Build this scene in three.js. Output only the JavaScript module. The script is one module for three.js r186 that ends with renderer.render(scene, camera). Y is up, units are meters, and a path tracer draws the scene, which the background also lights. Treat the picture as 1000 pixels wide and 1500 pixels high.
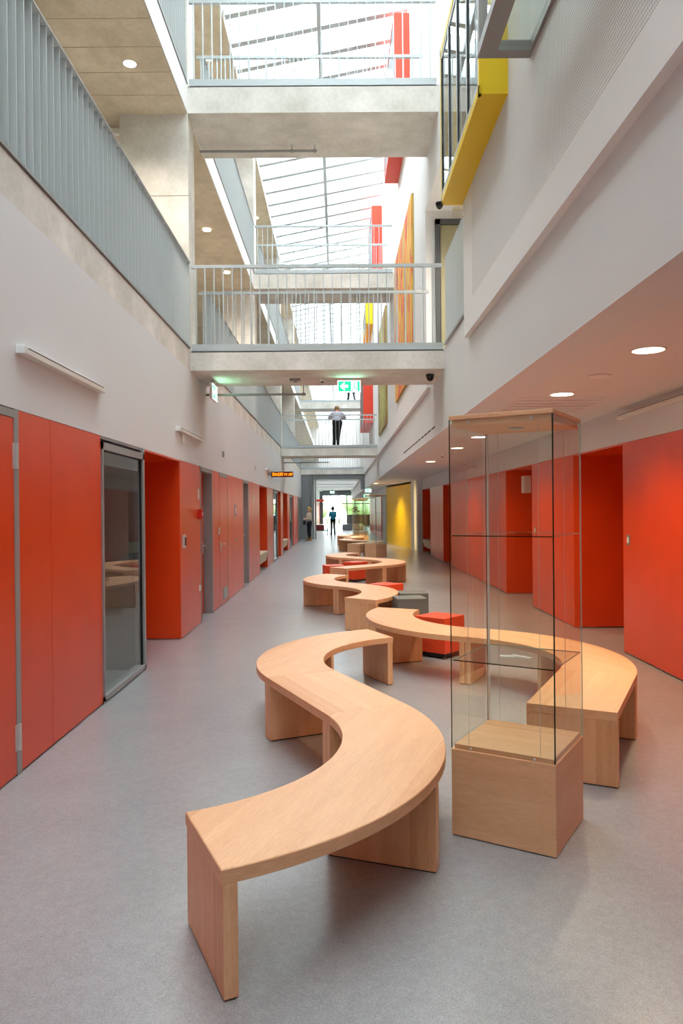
import * as THREE from 'three';
import { mergeGeometries } from 'three/addons/utils/BufferGeometryUtils.js';
import { RectAreaLightUniformsLib } from 'three/addons/lights/RectAreaLightUniformsLib.js';
import { MarchingCubes } from 'three/addons/objects/MarchingCubes.js';
import { RoundedBoxGeometry } from 'three/addons/geometries/RoundedBoxGeometry.js';

// ───────────── camera, sky, exposure ─────────────
RectAreaLightUniformsLib.init();
const scene = new THREE.Scene();
const camera = new THREE.PerspectiveCamera(2 * Math.atan(750 / 1094.52) * 180 / Math.PI, 1000 / 1500, 0.05, 300);
camera.position.set(0, 1.55, 0);
camera.rotation.order = 'YXZ';
camera.rotation.set(-0.004, -0.0048, -0.0092);
scene.add(camera);
const SKY = new THREE.Color(0.86, 0.96, 1.0);
scene.background = SKY;                       // bright overcast sky, seen through the roof glazing and the end windows
scene.backgroundIntensity = 1.0;
const renderer = new THREE.WebGLRenderer({ antialias: true });
renderer.toneMapping = THREE.LinearToneMapping;
renderer.toneMappingExposure = 10.5;
renderer.shadowMap.enabled = true;

// ───────────── helpers ─────────────
let seed = 12345;
const rnd = () => { seed = (seed * 1664525 + 1013904223) >>> 0; return seed / 4294967296; };
const hash = (x, y, s = 0) => { let h = (x * 374761393 + y * 668265263 + s * 2147483647) | 0; h = Math.imul(h ^ (h >>> 13), 1274126177); return ((h ^ (h >>> 16)) >>> 0) / 4294967296; };
function vnoise(x, y, px, py, s) {            // tiling value noise
  const xi = Math.floor(x), yi = Math.floor(y), fx = x - xi, fy = y - yi, w = (t) => t * t * (3 - 2 * t);
  const m = (a, n) => ((a % n) + n) % n, h = (a, b) => hash(m(a, px), m(b, py), s);
  const a = h(xi, yi), b = h(xi + 1, yi), c = h(xi, yi + 1), d = h(xi + 1, yi + 1), u = w(fx), v = w(fy);
  return a + (b - a) * u + (c - a) * v + (a - b - c + d) * u * v;
}
function tex(n, metres, fn, srgb = true) {
  const d = new Uint8Array(n * n * 4);
  for (let j = 0; j < n; j++) for (let i = 0; i < n; i++) {
    const c = fn(i / n, j / n, i, j), k = (j * n + i) * 4;
    d[k] = Math.max(0, Math.min(255, c[0])); d[k + 1] = Math.max(0, Math.min(255, c[1])); d[k + 2] = Math.max(0, Math.min(255, c[2])); d[k + 3] = 255;
  }
  const t = new THREE.DataTexture(d, n, n); t.wrapS = t.wrapT = THREE.RepeatWrapping; t.magFilter = THREE.LinearFilter; t.minFilter = THREE.LinearMipmapLinearFilter; t.generateMipmaps = true;
  if (srgb) t.colorSpace = THREE.SRGBColorSpace;
  t.repeat.set(1 / metres, 1 / metres); t.needsUpdate = true; return t;
}
function canvasTex(w, h, draw) {
  const c = document.createElement('canvas'); c.width = w; c.height = h; draw(c.getContext('2d'), w, h);
  const t = new THREE.CanvasTexture(c); t.colorSpace = THREE.SRGBColorSpace; return t;
}
const std = (color, roughness = 0.6, extra = {}) => new THREE.MeshStandardMaterial({ color, roughness, ...extra });

// uv in metres from each face's main direction
function uvm(g) {
  const q = g.index ? g.toNonIndexed() : g, p = q.attributes.position, uv = new Float32Array(p.count * 2);
  const a = new THREE.Vector3(), b = new THREE.Vector3(), c = new THREE.Vector3();
  for (let i = 0; i < p.count; i += 3) {
    a.fromBufferAttribute(p, i); b.fromBufferAttribute(p, i + 1); c.fromBufferAttribute(p, i + 2);
    const n = b.clone().sub(a).cross(c.clone().sub(a)), x = Math.abs(n.x), y = Math.abs(n.y), z = Math.abs(n.z);
    [a, b, c].forEach((v, k) => {
      const [s, t] = y >= x && y >= z ? [v.x, v.z] : x >= z ? [v.z, v.y] : [v.x, v.y];
      uv[(i + k) * 2] = s; uv[(i + k) * 2 + 1] = t;
    });
  }
  q.setAttribute('uv', new THREE.BufferAttribute(uv, 2)); return q;
}
function bx(x0, x1, y0, y1, z0, z1) {
  const g = new THREE.BoxGeometry(Math.abs(x1 - x0), Math.abs(y1 - y0), Math.abs(z1 - z0));
  g.translate((x0 + x1) / 2, (y0 + y1) / 2, (z0 + z1) / 2); return uvm(g);
}
function rbx(x0, x1, y0, y1, z0, z1, r = 0.004) {
  const g = new RoundedBoxGeometry(Math.abs(x1 - x0), Math.abs(y1 - y0), Math.abs(z1 - z0), 1, r);
  g.translate((x0 + x1) / 2, (y0 + y1) / 2, (z0 + z1) / 2); return uvm(g);
}
function cyl(r, h, x, y, z, axis = 'y', seg = 16, r2 = r) {
  const g = new THREE.CylinderGeometry(r2, r, h, seg); if (axis === 'x') g.rotateZ(Math.PI / 2); if (axis === 'z') g.rotateX(Math.PI / 2);
  g.translate(x, y, z); return g;
}
const join = (list) => mergeGeometries(list.map((g) => { const q = g.index ? g.toNonIndexed() : g; if (!q.attributes.uv) uvm(q); for (const k of Object.keys(q.attributes)) if (!['position', 'normal', 'uv'].includes(k)) q.deleteAttribute(k); return q; }));
const taken = {};
const numbered = (n) => { if (!(n in taken)) { taken[n] = 0; return n; } return n + '_' + String(++taken[n]).padStart(3, '0'); };
function mesh(name, geo, mat, parent) { const m = new THREE.Mesh(Array.isArray(geo) ? join(geo) : geo, mat); m.name = name; parent.add(m); return m; }
function tag(o, label, category, group, kind) { Object.assign(o.userData, { label, category }); if (group) o.userData.group = group; if (kind) o.userData.kind = kind; return o; }
function thing(name, label, category, group, pos = [0, 0, 0], turn = 0) {
  const o = new THREE.Group(); o.name = numbered(name); o.position.set(...pos); o.rotation.y = turn; scene.add(o); return tag(o, label, category, group);
}
function setting(name, label, category) { const o = new THREE.Group(); o.name = numbered(name); scene.add(o); return tag(o, label, category, null, 'structure'); }
function settingMesh(name, label, category, geo, mat) { const m = mesh(numbered(name), geo, mat, scene); return tag(m, label, category, null, 'structure'); }
function single(name, label, category, geo, mat, group) { const m = mesh(numbered(name), geo, mat, scene); return tag(m, label, category, group); }

// ───────────── materials ─────────────
const woodTex = tex(1024, 1.2, (u, v) => {
  const row = Math.floor(v * 9), tone = (hash(row, 8, 5) - 0.5) * 26;
  const fine = (vnoise(u * 24, v * 420, 24, 420, 1) - 0.5) * 13 + (vnoise(u * 90, v * 500, 90, 500, 2) - 0.5) * 9, wave = (vnoise(u * 3, v * 40, 3, 40, 7) - 0.5) * 12;
  const s = tone + fine + wave;
  return [222 + s * 0.7, 168 + s * 0.95, 124 + s * 1.0];
});
const woodTexUp = woodTex.clone(); woodTexUp.rotation = Math.PI / 2; woodTexUp.needsUpdate = true;
const M = {};
M.wood = std(0xffffff, 0.42, { map: woodTex });
M.woodUp = std(0xffffff, 0.42, { map: woodTexUp });
M.floor = new THREE.MeshPhysicalMaterial({ color: 0xffffff, roughness: 0.34, clearcoat: 0.6, clearcoatRoughness: 0.24,  map: tex(1024, 1.6, (u, v, i, j) => {
  const s = (hash(i >> 1, j >> 1, 4) - 0.5) * 26 + (hash(i, j, 9) - 0.5) * 18 + (vnoise(u * 6, v * 6, 6, 6, 3) - 0.5) * 7 + (vnoise(u * 60, v * 60, 60, 60, 8) - 0.5) * 8;
  return [150 + s, 150 + s, 151 + s];
}) });
const concrete = (r, g, b, amp, s0) => tex(512, 2.4, (u, v, i, j) => {
  const s = ((vnoise(u * 5, v * 5, 5, 5, s0) - 0.5) * 1.2 + (vnoise(u * 17, v * 17, 17, 17, s0 + 1) - 0.5) * 0.8 + (vnoise(u * 70, v * 70, 70, 70, s0 + 2) - 0.5) * 0.6 + (hash(i, j, s0) - 0.5) * 0.5) * amp;
  return [r + s, g + s, b + s * 1.1];
});
M.concrete = std(0xffffff, 0.8, { map: concrete(216, 212, 204, 18, 11) });
M.ceilingConcrete = std(0xffffff, 0.85, { map: concrete(210, 197, 174, 18, 21) });
M.whiteWall = std(0xe8e7e6, 0.75);
M.greyWall = std(0xd9dadb, 0.7);
M.plaster = std(0xdedbd8, 0.8);
M.white = std(0xe8e8e6, 0.5);
const redTex = tex(256, 1.1, (u, v, i, j) => { const s = (hash(i, j, 31) - 0.5) * 8 + (vnoise(u * 7, v * 5, 7, 5, 33) - 0.5) * 8; return [220 + s, 68 + s * 0.6, 20 + s * 0.5]; });
M.red = std(0xffffff, 0.3, { map: redTex });
M.redBox = std(0xe8452a, 0.5);
M.yellow = std(0xecc800, 0.45);
M.steel = std(0xb9c0c2, 0.45, { metalness: 0.15 });
M.frame = std(0x9a9b9b, 0.42, { metalness: 0.3 });
M.darkFrame = std(0x55585a, 0.45, { metalness: 0.3 });
M.portal = std(0x76787a, 0.5);
M.black = std(0x101010, 0.5);
M.dark = std(0x2a2b2c, 0.6);
M.chrome = std(0xd2d2cf, 0.3, { metalness: 0.45 });
M.plastic = std(0xe4e2da, 0.45);
M.orange = std(0xe24a24, 0.42);
M.greyCube = std(0x6a6a63, 0.5);
M.glass = new THREE.MeshPhysicalMaterial({ color: 0xf4faf7, roughness: 0, transmission: 1, thickness: 0, ior: 1.5 });
M.roofGlass = new THREE.MeshPhysicalMaterial({ color: 0xffffff, roughness: 0, transmission: 1, thickness: 0, ior: 1.3 });
M.greenEdge = std(0x10352a, 0.12);
M.beam = M.steel;
M.lamp = new THREE.MeshStandardMaterial({ color: 0xffffff, emissive: 0xfff0cf, emissiveIntensity: 1.4 });
M.carpet = std(0x8d8b86, 0.9);
M.seat = std(0xd9c7a6, 0.5);

// ───────────── levels and planes of the building (metres) ─────────────
const XL = -1.896, XR = 3.0165, XS = 1.407, XU = 1.35, PL = 2.158, PR = 2.22, SOF = 2.584;
const L1b = 3.36, L1 = 3.63, L2b = 6.69, L2 = 7.04, RB = 10.05, ZB = 4.5, ZE = -78;

// ───────────── floor ─────────────
settingMesh('floor', 'grey speckled linoleum floor of the long hall', 'floor', bx(-5.2, 9, -0.2, 0, ZB, ZE - 0.3), M.floor);

// ───────────── left wall, ground level ─────────────
const wallL = setting('wall_left', 'left hall wall clad in orange red panels below pale grey plaster', 'wall');
mesh('plaster', bx(-2.3, XL, PL, L1b, ZB, ZE), M.greyWall, wallL);
const GAP = 0.003;
function panelL(z0, z1, parent = wallL, mat = M.red, x1 = XL, y0 = 0.012, y1 = PL - 0.004) {
  mesh('panel', bx(x1 - 0.022, x1, y0, y1, z0 - GAP, z1 + GAP), mat, parent);
}
function coreL(z0, z1, depth = 0.9) { mesh('wall_core', bx(XL - depth, XL - 0.024, 0, PL, z0, z1), M.plaster, wallL); }
function recessL(z0, z1, depth = 0.9) {
  mesh('panel', bx(XL - depth, XL - 0.001, 0.012, PL, z1 - 0.02, z1), M.red, wallL);       // far cheek
  mesh('panel', bx(XL - depth, XL - 0.001, 0.012, PL, z0, z0 + 0.02), M.red, wallL);       // near cheek
  mesh('panel', bx(XL - depth - 0.02, XL - depth, 0.012, PL, z0, z1), M.red, wallL);       // back
  mesh('panel', bx(XL - depth, XL - 0.001, PL - 0.02, PL, z0, z1), M.red, wallL);          // lintel
}
const runL = (zs) => { for (let i = 0; i + 1 < zs.length; i++) panelL(zs[i], zs[i + 1]); coreL(zs[0], zs[zs.length - 1], 0.3); };
runL([ZB, 3.2, 1.9, 0.6, -0.7, -2.0, -3.25]);
coreL(-3.25, -4.452, 0.3);
runL([-4.452, -4.946, -6.0]);
recessL(-7.33, -8.984);
runL([-9.006, -10.296]);
runL([-11.304, -11.954]);
coreL(-11.954, -12.84, 0.3);
runL([-12.84, -13.42, -14.2, -14.967]);
runL([-15.882, -16.5, -17.3, -18.095]);
recessL(-18.095, -20.013);
runL([-20.035, -21.913]);
recessL(-23.394, -24.79);
runL([-24.81, -25.871]);
recessL(-25.871, -28.151);
runL([-28.17, -29.344]);
recessL(-31.0, -32.063);
runL([-32.085, -33.4, -34.4, -35.336]);
mesh('wall_core', bx(-2.3, XL, 0, PL, -35.34, -38.9), M.portal, wallL);
for (let z = -40.6; z > ZE + 1; z -= 2.4) mesh('panel', bx(XL - 0.03, XL, 0.01, PL, z, z - 1.5), M.red, wallL);
mesh('wall_core', bx(-2.3, XL - 0.03, 0, PL, -38.9, ZE), M.plaster, wallL);

// doors on the left
function doorFlush(n, label, z0, z1, opts = {}) {
  const d = setting('door_' + n, label, 'door');
  mesh('leaf', bx(XL - 0.022, XL, 0.012, opts.top ?? 2.07, z0 - 0.004, z1 + 0.004), M.red, d);
  mesh('frame', [bx(XL - 0.024, XL + 0.004, 0, PL, z1 + 0.002, z1 - (opts.post ?? 0.012)), bx(XL - 0.024, XL + 0.004, (opts.top ?? 2.07) + 0.004, PL - 0.008, z0, z1)], opts.frame ?? M.frame, d);
  return d;
}
const d1 = doorFlush(1, 'orange red flush door with grey frame beside the wide seamed panel', -3.25, -4.39, { post: 0.06, top: 2.1 });
for (const y of [1.88, 0.225]) {
  const h = mesh('hinge', [cyl(0.011, 0.15, XL + 0.014, y, -4.4, 'y', 10), bx(XL, XL + 0.008, y - 0.075, y + 0.075, -4.37, -4.43)], M.chrome, d1); h.userData.label = 'chrome barrel hinge';
}
const d3 = doorFlush(3, 'orange red flush door with lever handle and low vent grille', -11.97, -12.83, { top: 2.09 });
function lever(parent, x, y, z, s = 1) {
  const g = [rbx(x, x + 0.012, y - 0.11, y + 0.05, z - 0.02, z + 0.02, 0.004), cyl(0.01, 0.05, x + 0.03, y, z, 'x', 10), cyl(0.0095, 0.13, x + 0.055, y, z - 0.055 * s, 'z', 10)];
  const m = mesh('handle', g, M.chrome, parent); m.userData.label = 'satin steel lever handle'; return m;
}
lever(d3, XL, 1.0, -12.03);
const gr = mesh('grille', bx(XL, XL + 0.006, 0.07, 0.27, -12.28, -12.72), M.frame, d3);
for (let i = 0; i < 6; i++) mesh('slat', bx(XL + 0.006, XL + 0.014, 0.09 + i * 0.029, 0.104 + i * 0.029, -12.3, -12.7), M.steel, gr);
function doorDeep(n, label, z0, z1, dep) {
  const d = setting('door_' + n, label, 'door');
  mesh('frame', [bx(XL - dep - 0.05, XL + 0.004, 0, PL, z1 + 0.06, z1), bx(XL - dep - 0.05, XL + 0.004, 0, PL, z0, z0 - 0.05), bx(XL - dep - 0.05, XL + 0.004, PL - 0.06, PL, z0, z1)], M.frame, d);
  mesh('leaf', bx(XL - dep - 0.04, XL - dep, 0.012, PL - 0.06, z0 - 0.05, z1 + 0.06), M.red, d);
  lever(d, XL - dep, 1.02, z1 + 0.16, -1);
  mesh('wall_core', bx(XL - 0.5, XL - dep - 0.05, 0, PL, z0, z1), M.plaster, d);
  return d;
}
doorDeep(2, 'orange red door set back in a grey reveal beside the card reader', -10.296, -11.304, 0.13);
doorDeep(4, 'orange red door set back in a grey reveal past the restroom sign', -14.967, -15.882, 0.13);
doorDeep(5, 'narrow door in grey reveal at the far end of the red wall', -36.2, -37.3, 0.1);

// glazed bays in the left wall
function glazedL(n, label, z0, z1, fr = 0.06) {
  const w = setting('window_' + n, label, 'window');
  mesh('window_frame', [bx(XL - 0.08, XL + 0.012, 0, PL - 0.05, z0, z0 - fr * 0.6), bx(XL - 0.08, XL + 0.012, 0, PL, z1 + fr, z1), bx(XL - 0.08, XL + 0.012, 0.015, fr, z0, z1), bx(XL - 0.08, XL + 0.012, PL - 0.11, PL - 0.05, z0, z1), bx(XL - 0.08, XL - 0.005, PL - 0.022, PL, z0, z1)], M.frame, w);
  mesh('gasket', [bx(XL - 0.02, XL - 0.004, fr, PL - 0.11, z1 + fr + 0.02, z1 + fr), bx(XL - 0.02, XL - 0.004, PL - 0.122, PL - 0.11, z0 - fr * 0.6, z1 + fr)], M.black, w);
  const p = new THREE.PlaneGeometry(Math.abs(z1 - z0) - fr, PL - 0.17); p.rotateY(Math.PI / 2); p.translate(XL - 0.014, (fr + PL - 0.11) / 2, (z0 + z1) / 2);
  mesh('pane', p, M.glass, w);
  // small room behind the pane
  mesh('room', [bx(-4.9, -4.85, 0, PL, z0 + 1.0, z1), bx(-4.85, XL - 0.33, 0, PL, z0 + 1.05, z0 + 1.0), bx(-4.85, XL - 0.08, 0, PL, z1 + 0.02, z1), bx(-4.9, XL - 0.08, PL - 0.02, PL + 0.1, z0 + 1.0, z1), bx(XL - 0.33, XL - 0.31, 0, PL, z0 + 1.0, z0)], M.carpet, w);
  return w;
}
glazedL(1, 'tall glazed bay with grey aluminium frame between red panels', -6.0, -7.31);
glazedL(2, 'glazed bay between the niche seat and a red recess', -21.913, -23.394);
glazedL(3, 'glazed bay near the standing woman, past the second niche seat', -29.344, -31.0);

// niche seats
function nicheSeat(label, side, z0, z1) {
  const s = side < 0 ? XL : XR, k = side < 0 ? 1 : -1;
  const sh = new THREE.Shape(); sh.moveTo(0.05 * k, 0.2); sh.lineTo(0.1 * k, 0.46); sh.lineTo(-0.6 * k, 0.46); sh.lineTo(-0.6 * k, 0.1); sh.lineTo(-0.1 * k, 0.12);
  const g = new THREE.ExtrudeGeometry(sh, { depth: Math.abs(z1 - z0) - 0.06, bevelEnabled: false }); g.translate(s - 0.08 * k, 0, z1 + 0.03);
  const t = thing('niche_seat', label, 'seat'); mesh('seat', uvm(g), M.seat, t);
  mesh('plinth', bx(s - 0.6 * k, s - 0.25 * k, 0, 0.12, z0 - 0.05, z1 + 0.05), M.dark, t);
}
nicheSeat('pale seat built into the red niche by the seamed cabinet panels', -1, -18.12, -19.98);
nicheSeat('pale seat built into the farther red niche of the left wall', -1, -25.9, -28.12);
nicheSeat('pale seat in the dark red niche beside the lit slot', 1, -24.42, -26.58);

// ───────────── right wall, ground level ─────────────
const wallR = setting('wall_right', 'right hall wall clad in orange red panels under a low soffit', 'wall');
mesh('plaster', bx(XR, 3.3, PR, SOF, ZB, -28.6), M.greyWall, wallR);
const runR = (zs) => { for (let i = 0; i + 1 < zs.length; i++) mesh('panel', bx(XR, XR + 0.022, 0.02, PR - 0.003, zs[i] - GAP, zs[i + 1] + GAP), M.red, wallR); mesh('wall_core', bx(XR + 0.024, XR + 0.3, 0, PR, zs[0], zs[zs.length - 1]), M.plaster, wallR); };
function recessR(z0, z1, depth = 1.0) {
  mesh('panel', bx(XR + 0.001, XR + depth, 0.012, PR, z1 - 0.02, z1), M.red, wallR);
  mesh('panel', bx(XR + 0.001, XR + depth, 0.012, PR, z0, z0 + 0.02), M.red, wallR);
  mesh('panel', bx(XR + depth, XR + depth + 0.02, 0.012, PR, z0, z1), M.red, wallR);
  mesh('panel', bx(XR + 0.001, XR + depth, PR - 0.02, PR, z0, z1), M.red, wallR);
}
runR([ZB, 2.5, 0.5, -1.5, -3.5, -5.4, -7.876]);
recessR(-7.896, -9.55);
runR([-9.572, -11.58]);
recessR(-11.6, -13.4);
runR([-13.42, -15.0, -16.6, -18.2, -19.88]);
recessR(-19.9, -21.4);
runR([-21.42, -22.4, -23.4, -24.38]);
recessR(-24.4, -26.6);
mesh('wall_core', bx(XR - 0.16, 4.1, 0, SOF, -26.62, -27.2), M.greyWall, wallR);
mesh('wall_core', bx(XR - 0.22, 4.1, 0, SOF, -27.5, -28.6), M.greyWall, wallR);
mesh('wall_core', bx(XR + 0.25, 4.1, 0, SOF, -27.2, -27.5), M.greyWall, wallR);
{ const t = thing('slot_light', 'tall warm light strip in the slot between grey piers', 'light');
  mesh('housing', bx(XR - 0.02, XR + 0.1, 0.02, 2.4, -27.22, -27.48), M.plastic, t);
  mesh('lamp_strip', bx(XR - 0.028, XR - 0.02, 0.04, 2.38, -27.24, -27.46), new THREE.MeshStandardMaterial({ color: 0xfff2cc, emissive: 0xffd98a, emissiveIntensity: 0.03 }), t);
  const l = new THREE.RectAreaLight(0xffe3a0, 0.3, 0.22, 2.3); l.position.set(XR - 0.04, 1.2, -27.35); l.rotation.y = Math.PI / 2; t.add(l); }
mesh('wall_core', bx(4.1, 4.3, 0, SOF, ZB, -52), M.plaster, wallR);
// slanted yellow wall
{
  const a = [2.82, -28.6], b = [2.2, -33.9], L = Math.hypot(b[0] - a[0], b[1] - a[1]);
  const g = uvm(new THREE.BoxGeometry(0.12, 2.5, L)); const m = settingMesh('wall_yellow', 'bright yellow slanted wall beyond the red panels', 'wall', g, M.yellow);
  m.position.set((a[0] + b[0]) / 2 + 0.06, 1.25, (a[1] + b[1]) / 2); m.rotation.y = Math.atan2(b[0] - a[0], b[1] - a[1]);
}
const wallRF = setting('wall_right_far', 'far right wall with dark red panels beyond the yellow wall', 'wall');
mesh('wall_core', bx(2.24, 2.5, 0, SOF, -34, -52), M.plaster, wallRF);
for (const [z0, z1] of [[-38, -43], [-43.6, -48], [-48.4, -51.9]]) mesh('panel', bx(2.2, 2.24, 0, 2.2, z0, z1), M.red, wallRF);

// soffit and the wall above it
settingMesh('ceiling_soffit', 'low plaster soffit over the right-hand passage', 'ceiling', [bx(1.7, 9, SOF, SOF + 0.2, ZB, -7.03), bx(1.7, 9, SOF, SOF + 0.2, -8.08, ZE), bx(1.7, 1.735, SOF, SOF + 0.2, -7.03, -8.08), bx(2.6, 9, SOF, SOF + 0.2, -7.03, -8.08), bx(1.7, 2.7, SOF + 0.2, SOF + 0.25, -6.9, -8.2)], M.plaster);
const lowBeam = setting('wall_right_beam', 'pale plaster band between the soffit and the upper wall', 'wall');
mesh('plaster', bx(XS, 1.7, SOF, 3.35, ZB, ZE), M.greyWall, lowBeam);
for (let i = 0; i < 11; i++) mesh('air_slot', bx(XS - 0.003, XS + 0.002, 2.71, 2.735, -10.75 - i * 0.47, -11.12 - i * 0.47), M.dark, lowBeam);

const upR = setting('wall_right_upper', 'white upper wall on the right with projecting bay windows', 'wall');
mesh('plaster', bx(XU, 1.75, 3.35, 10.9, ZB, -7.9), M.whiteWall, upR);
mesh('plaster', bx(XU, 1.75, 3.35, 10.9, -11.2, ZE), M.whiteWall, upR);
mesh('plaster', bx(XU, 1.75, 6.0, 10.9, -7.9, -11.2), M.whiteWall, upR);
mesh('plaster', bx(XS, 4.2, 3.35, L1, -7.9, -11.2), M.greyWall, upR);                 // floor of the side passage
mesh('plaster', bx(1.75, 4.2, 6.0, 6.2, -7.9, -11.4), M.ceilingConcrete, upR);
mesh('plaster', bx(4.0, 4.2, L1, 6.0, -7.9, -11.2), M.whiteWall, upR);
mesh('plaster', bx(1.7, 4.2, L1, 6.1, -7.7, -7.9), M.whiteWall, upR);
mesh('plaster', bx(1.7, 4.2, L1, 6.1, -11.2, -11.4), M.concrete, upR);
{
  const holes = tex(64, 0.05, (u, v) => { const fx = (u * 3) % 1 - 0.5, fy = (v * 2) % 1 - 0.5, h = Math.abs(fx) < 0.17 && Math.abs(fy) < 0.3; return h ? [128, 122, 118] : [232, 231, 230]; });
  mesh('perforated_panel', bx(XU - 0.001, XU + 0.004, 3.64, 5.6, ZB, -7.4), std(0xffffff, 0.75, { map: holes }), upR);
}
const d6 = setting('door_6', 'olive grey door with dark frame on the upper side passage', 'door');
mesh('frame', [bx(1.49, 1.56, L1, 5.86, -11.14, -11.199), bx(1.49, 2.5, 5.78, 5.86, -11.14, -11.199)], M.darkFrame, d6);
mesh('leaf', bx(1.57, 2.5, L1, 5.77, -11.16, -11.199), std(0x9d9878, 0.5), d6);

// ───────────── left galleries ─────────────
const slab1 = setting('floor_gallery', 'raw concrete slab edge of the first-floor gallery', 'floor');
mesh('slab', bx(-5, XL, L1b, L1, ZB, ZE), M.concrete, slab1);
const slab2 = setting('ceiling_gallery', 'board-marked concrete ceiling of the first-floor gallery with white edge', 'ceiling');
mesh('slab', bx(-5, XL - 0.012, L2b, L2, ZB, ZE), M.ceilingConcrete, slab2);
mesh('fascia', bx(XL - 0.012, XL, L2b - 0.004, L2, ZB, ZE), M.white, slab2);
for (let z = -2.05; z > -9.6; z -= 0.48) for (const [a, b] of [[-4.98, -3.02], [-3.01, XL - 0.014]])
  mesh('panel', bx(a, b, L2b - 0.012, L2b - 0.0005, z - 0.004, z - 0.474), M.ceilingConcrete, slab2);
const roofL = setting('ceiling_roof', 'concrete ceiling of the second-floor gallery with white edge', 'ceiling');
mesh('slab', bx(-5, XL - 0.012, RB, RB + 0.3, ZB, ZE), M.ceilingConcrete, roofL);
mesh('fascia', bx(XL - 0.012, XL, RB - 0.004, RB + 0.3, ZB, ZE), M.white, roofL);
settingMesh('wall_gallery', 'beige concrete back wall of the left galleries', 'wall', bx(-5.2, -5, L1b, RB + 0.3, ZB, ZE), M.concrete);
settingMesh('wall_outer', 'outer wall behind the left rooms', 'wall', bx(-5.2, -5, -0.2, L1b, ZB, ZE), M.plaster);
settingMesh('wall_back', 'plain end wall of the hall', 'wall', bx(-5.2, 9, -0.2, 11.2, ZB, ZB + 0.2), M.whiteWall);

function column(label, z0, z1, x0 = -2.78, x1 = XL) {
  const t = thing('concrete_column', label, 'column', 'concrete columns of the galleries');
  mesh('shaft', [bx(x0, x1, L1, 5.62, z0, z1), bx(x0, x1, 5.63, L2b, z0, z1), bx(x0 + 0.01, x1 - 0.01, 5.61, 5.64, z0 - 0.01, z1 + 0.01)], M.concrete, t);
  mesh('upper_shaft', bx(x0, x1, L2, RB, z0, z1), M.concrete, t);
}
column('broad concrete column beside the nearest bridge', -9.7, -10.1);
column('concrete column beside the middle second-floor bridge', -17.45, -17.9, -2.6);
column('concrete column beside the bridge with the leaning man', -25.3, -25.7, -2.6);
column('concrete column at the far bridges', -33.2, -33.6, -2.6);

// ───────────── railings ─────────────
const barZ = new THREE.BoxGeometry(0.05, 1.08, 0.007), barX = new THREE.BoxGeometry(0.011, 1.08, 0.05);
function railing(parent, along, fixed, a, b, y, single = true, deep = true) {
  const n = Math.floor(Math.abs(b - a) / 0.118), s = Math.sign(b - a);
  if (along === 'z') {
    mesh('top_rail', bx(fixed - 0.03, fixed + 0.022, y + 1.115, y + 1.123, a, b), M.steel, parent);
    mesh('base_rail', [bx(fixed - 0.05, fixed + 0.012, y + 0.012, y + 0.03, a, b), bx(fixed - 0.05, fixed - 0.01, y, y + 0.012, a, b)], M.frame, parent);
  } else {
    mesh('top_rail', bx(a, b, y + 1.11, y + 1.15, fixed - 0.022, fixed + 0.022), M.steel, parent);
    mesh('base_rail', bx(a, b, y + 0.015, y + 0.12, fixed + 0.02, fixed + 0.03), M.steel, parent);
  }
  const geos = [];
  for (let i = 0; i <= n; i++) {
    const u = a + s * (0.06 + i * 0.118); if ((u - b) * s > -0.02) break;
    const g = along === 'z' ? barZ : barX, p = along === 'z' ? [fixed - 0.015, y + 0.575, u] : [u, y + 0.575, fixed];
    if (single) { const m = mesh('baluster', g, M.steel, parent); m.position.set(...p); } else geos.push(g.clone().translate(...p));
  }
  if (geos.length) { const m = mesh('balusters', geos, M.steel, parent); m.userData.kind = 'stuff'; }
}
function galleryRail(label, z0, z1, y, single) { const t = thing('gallery_railing', label, 'railing', null); railing(t, 'z', XL, z0, z1, y, single); }
galleryRail('grey flat-bar railing along the nearest stretch of first-floor gallery', 1.5, -9.68, L1, true);
galleryRail('grey railing on first-floor gallery between the nearest bridge and leaning man', -10.95, -25.3, L1, true);
galleryRail('grey railing on first-floor gallery beyond the leaning man', -26.6, -38.9, L1, false);
galleryRail('pale railing on second-floor gallery before the nearest bridge', -1, -9.68, L2, true);
galleryRail('pale railing on second-floor gallery up to the middle bridge', -10.95, -17.4, L2, true);
galleryRail('pale railing on second-floor gallery past the middle bridge', -18.7, -38.1, L2, false);
{ const t = thing('gallery_railing', 'short grey railing on the right beside the olive door', 'railing'); railing(t, 'z', XS + 0.03, -7.95, -9.66, L1 + 0.02, true); }

// ───────────── bridges ─────────────
function bridge(label, z0, z1, yb, yt, single = true, x1 = XS) {
  const t = thing('footbridge', label, 'bridge', null);
  mesh('deck', bx(XL, x1, yb, yt, z0, z1), M.concrete, t);
  for (const [z, n] of [[z0 - 0.03, 'front_railing'], [z1 + 0.03, 'rear_railing']]) { const r = new THREE.Group(); r.name = n; t.add(r); railing(r, 'x', z, XL + (n === 'front_railing' ? 0.02 : -0.1), x1 - (n === 'front_railing' ? 0.02 : 0.05), yt - 0.03, single); }
  return t;
}
bridge('first-floor concrete bridge with the green exit sign beneath it', -9.7, -10.95, L1b, L1 - 0.02);
bridge('second-floor concrete bridge straight above the exit sign bridge', -9.7, -10.95, L2b, L2, true, XU);
bridge('second-floor concrete bridge in the middle of the skylit hall', -17.4, -18.7, L2b, L2, true, XU);
bridge('first-floor concrete bridge on which a man leans', -25.3, -26.6, L1b, L1, true);
bridge('far second-floor bridge with a person in dark trousers on it', -38.2, -39.5, L2b, L2, false, XU);
bridge('far first-floor bridge above the grey steel portal', -38.9, -40.1, L1b, L1, false);
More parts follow.
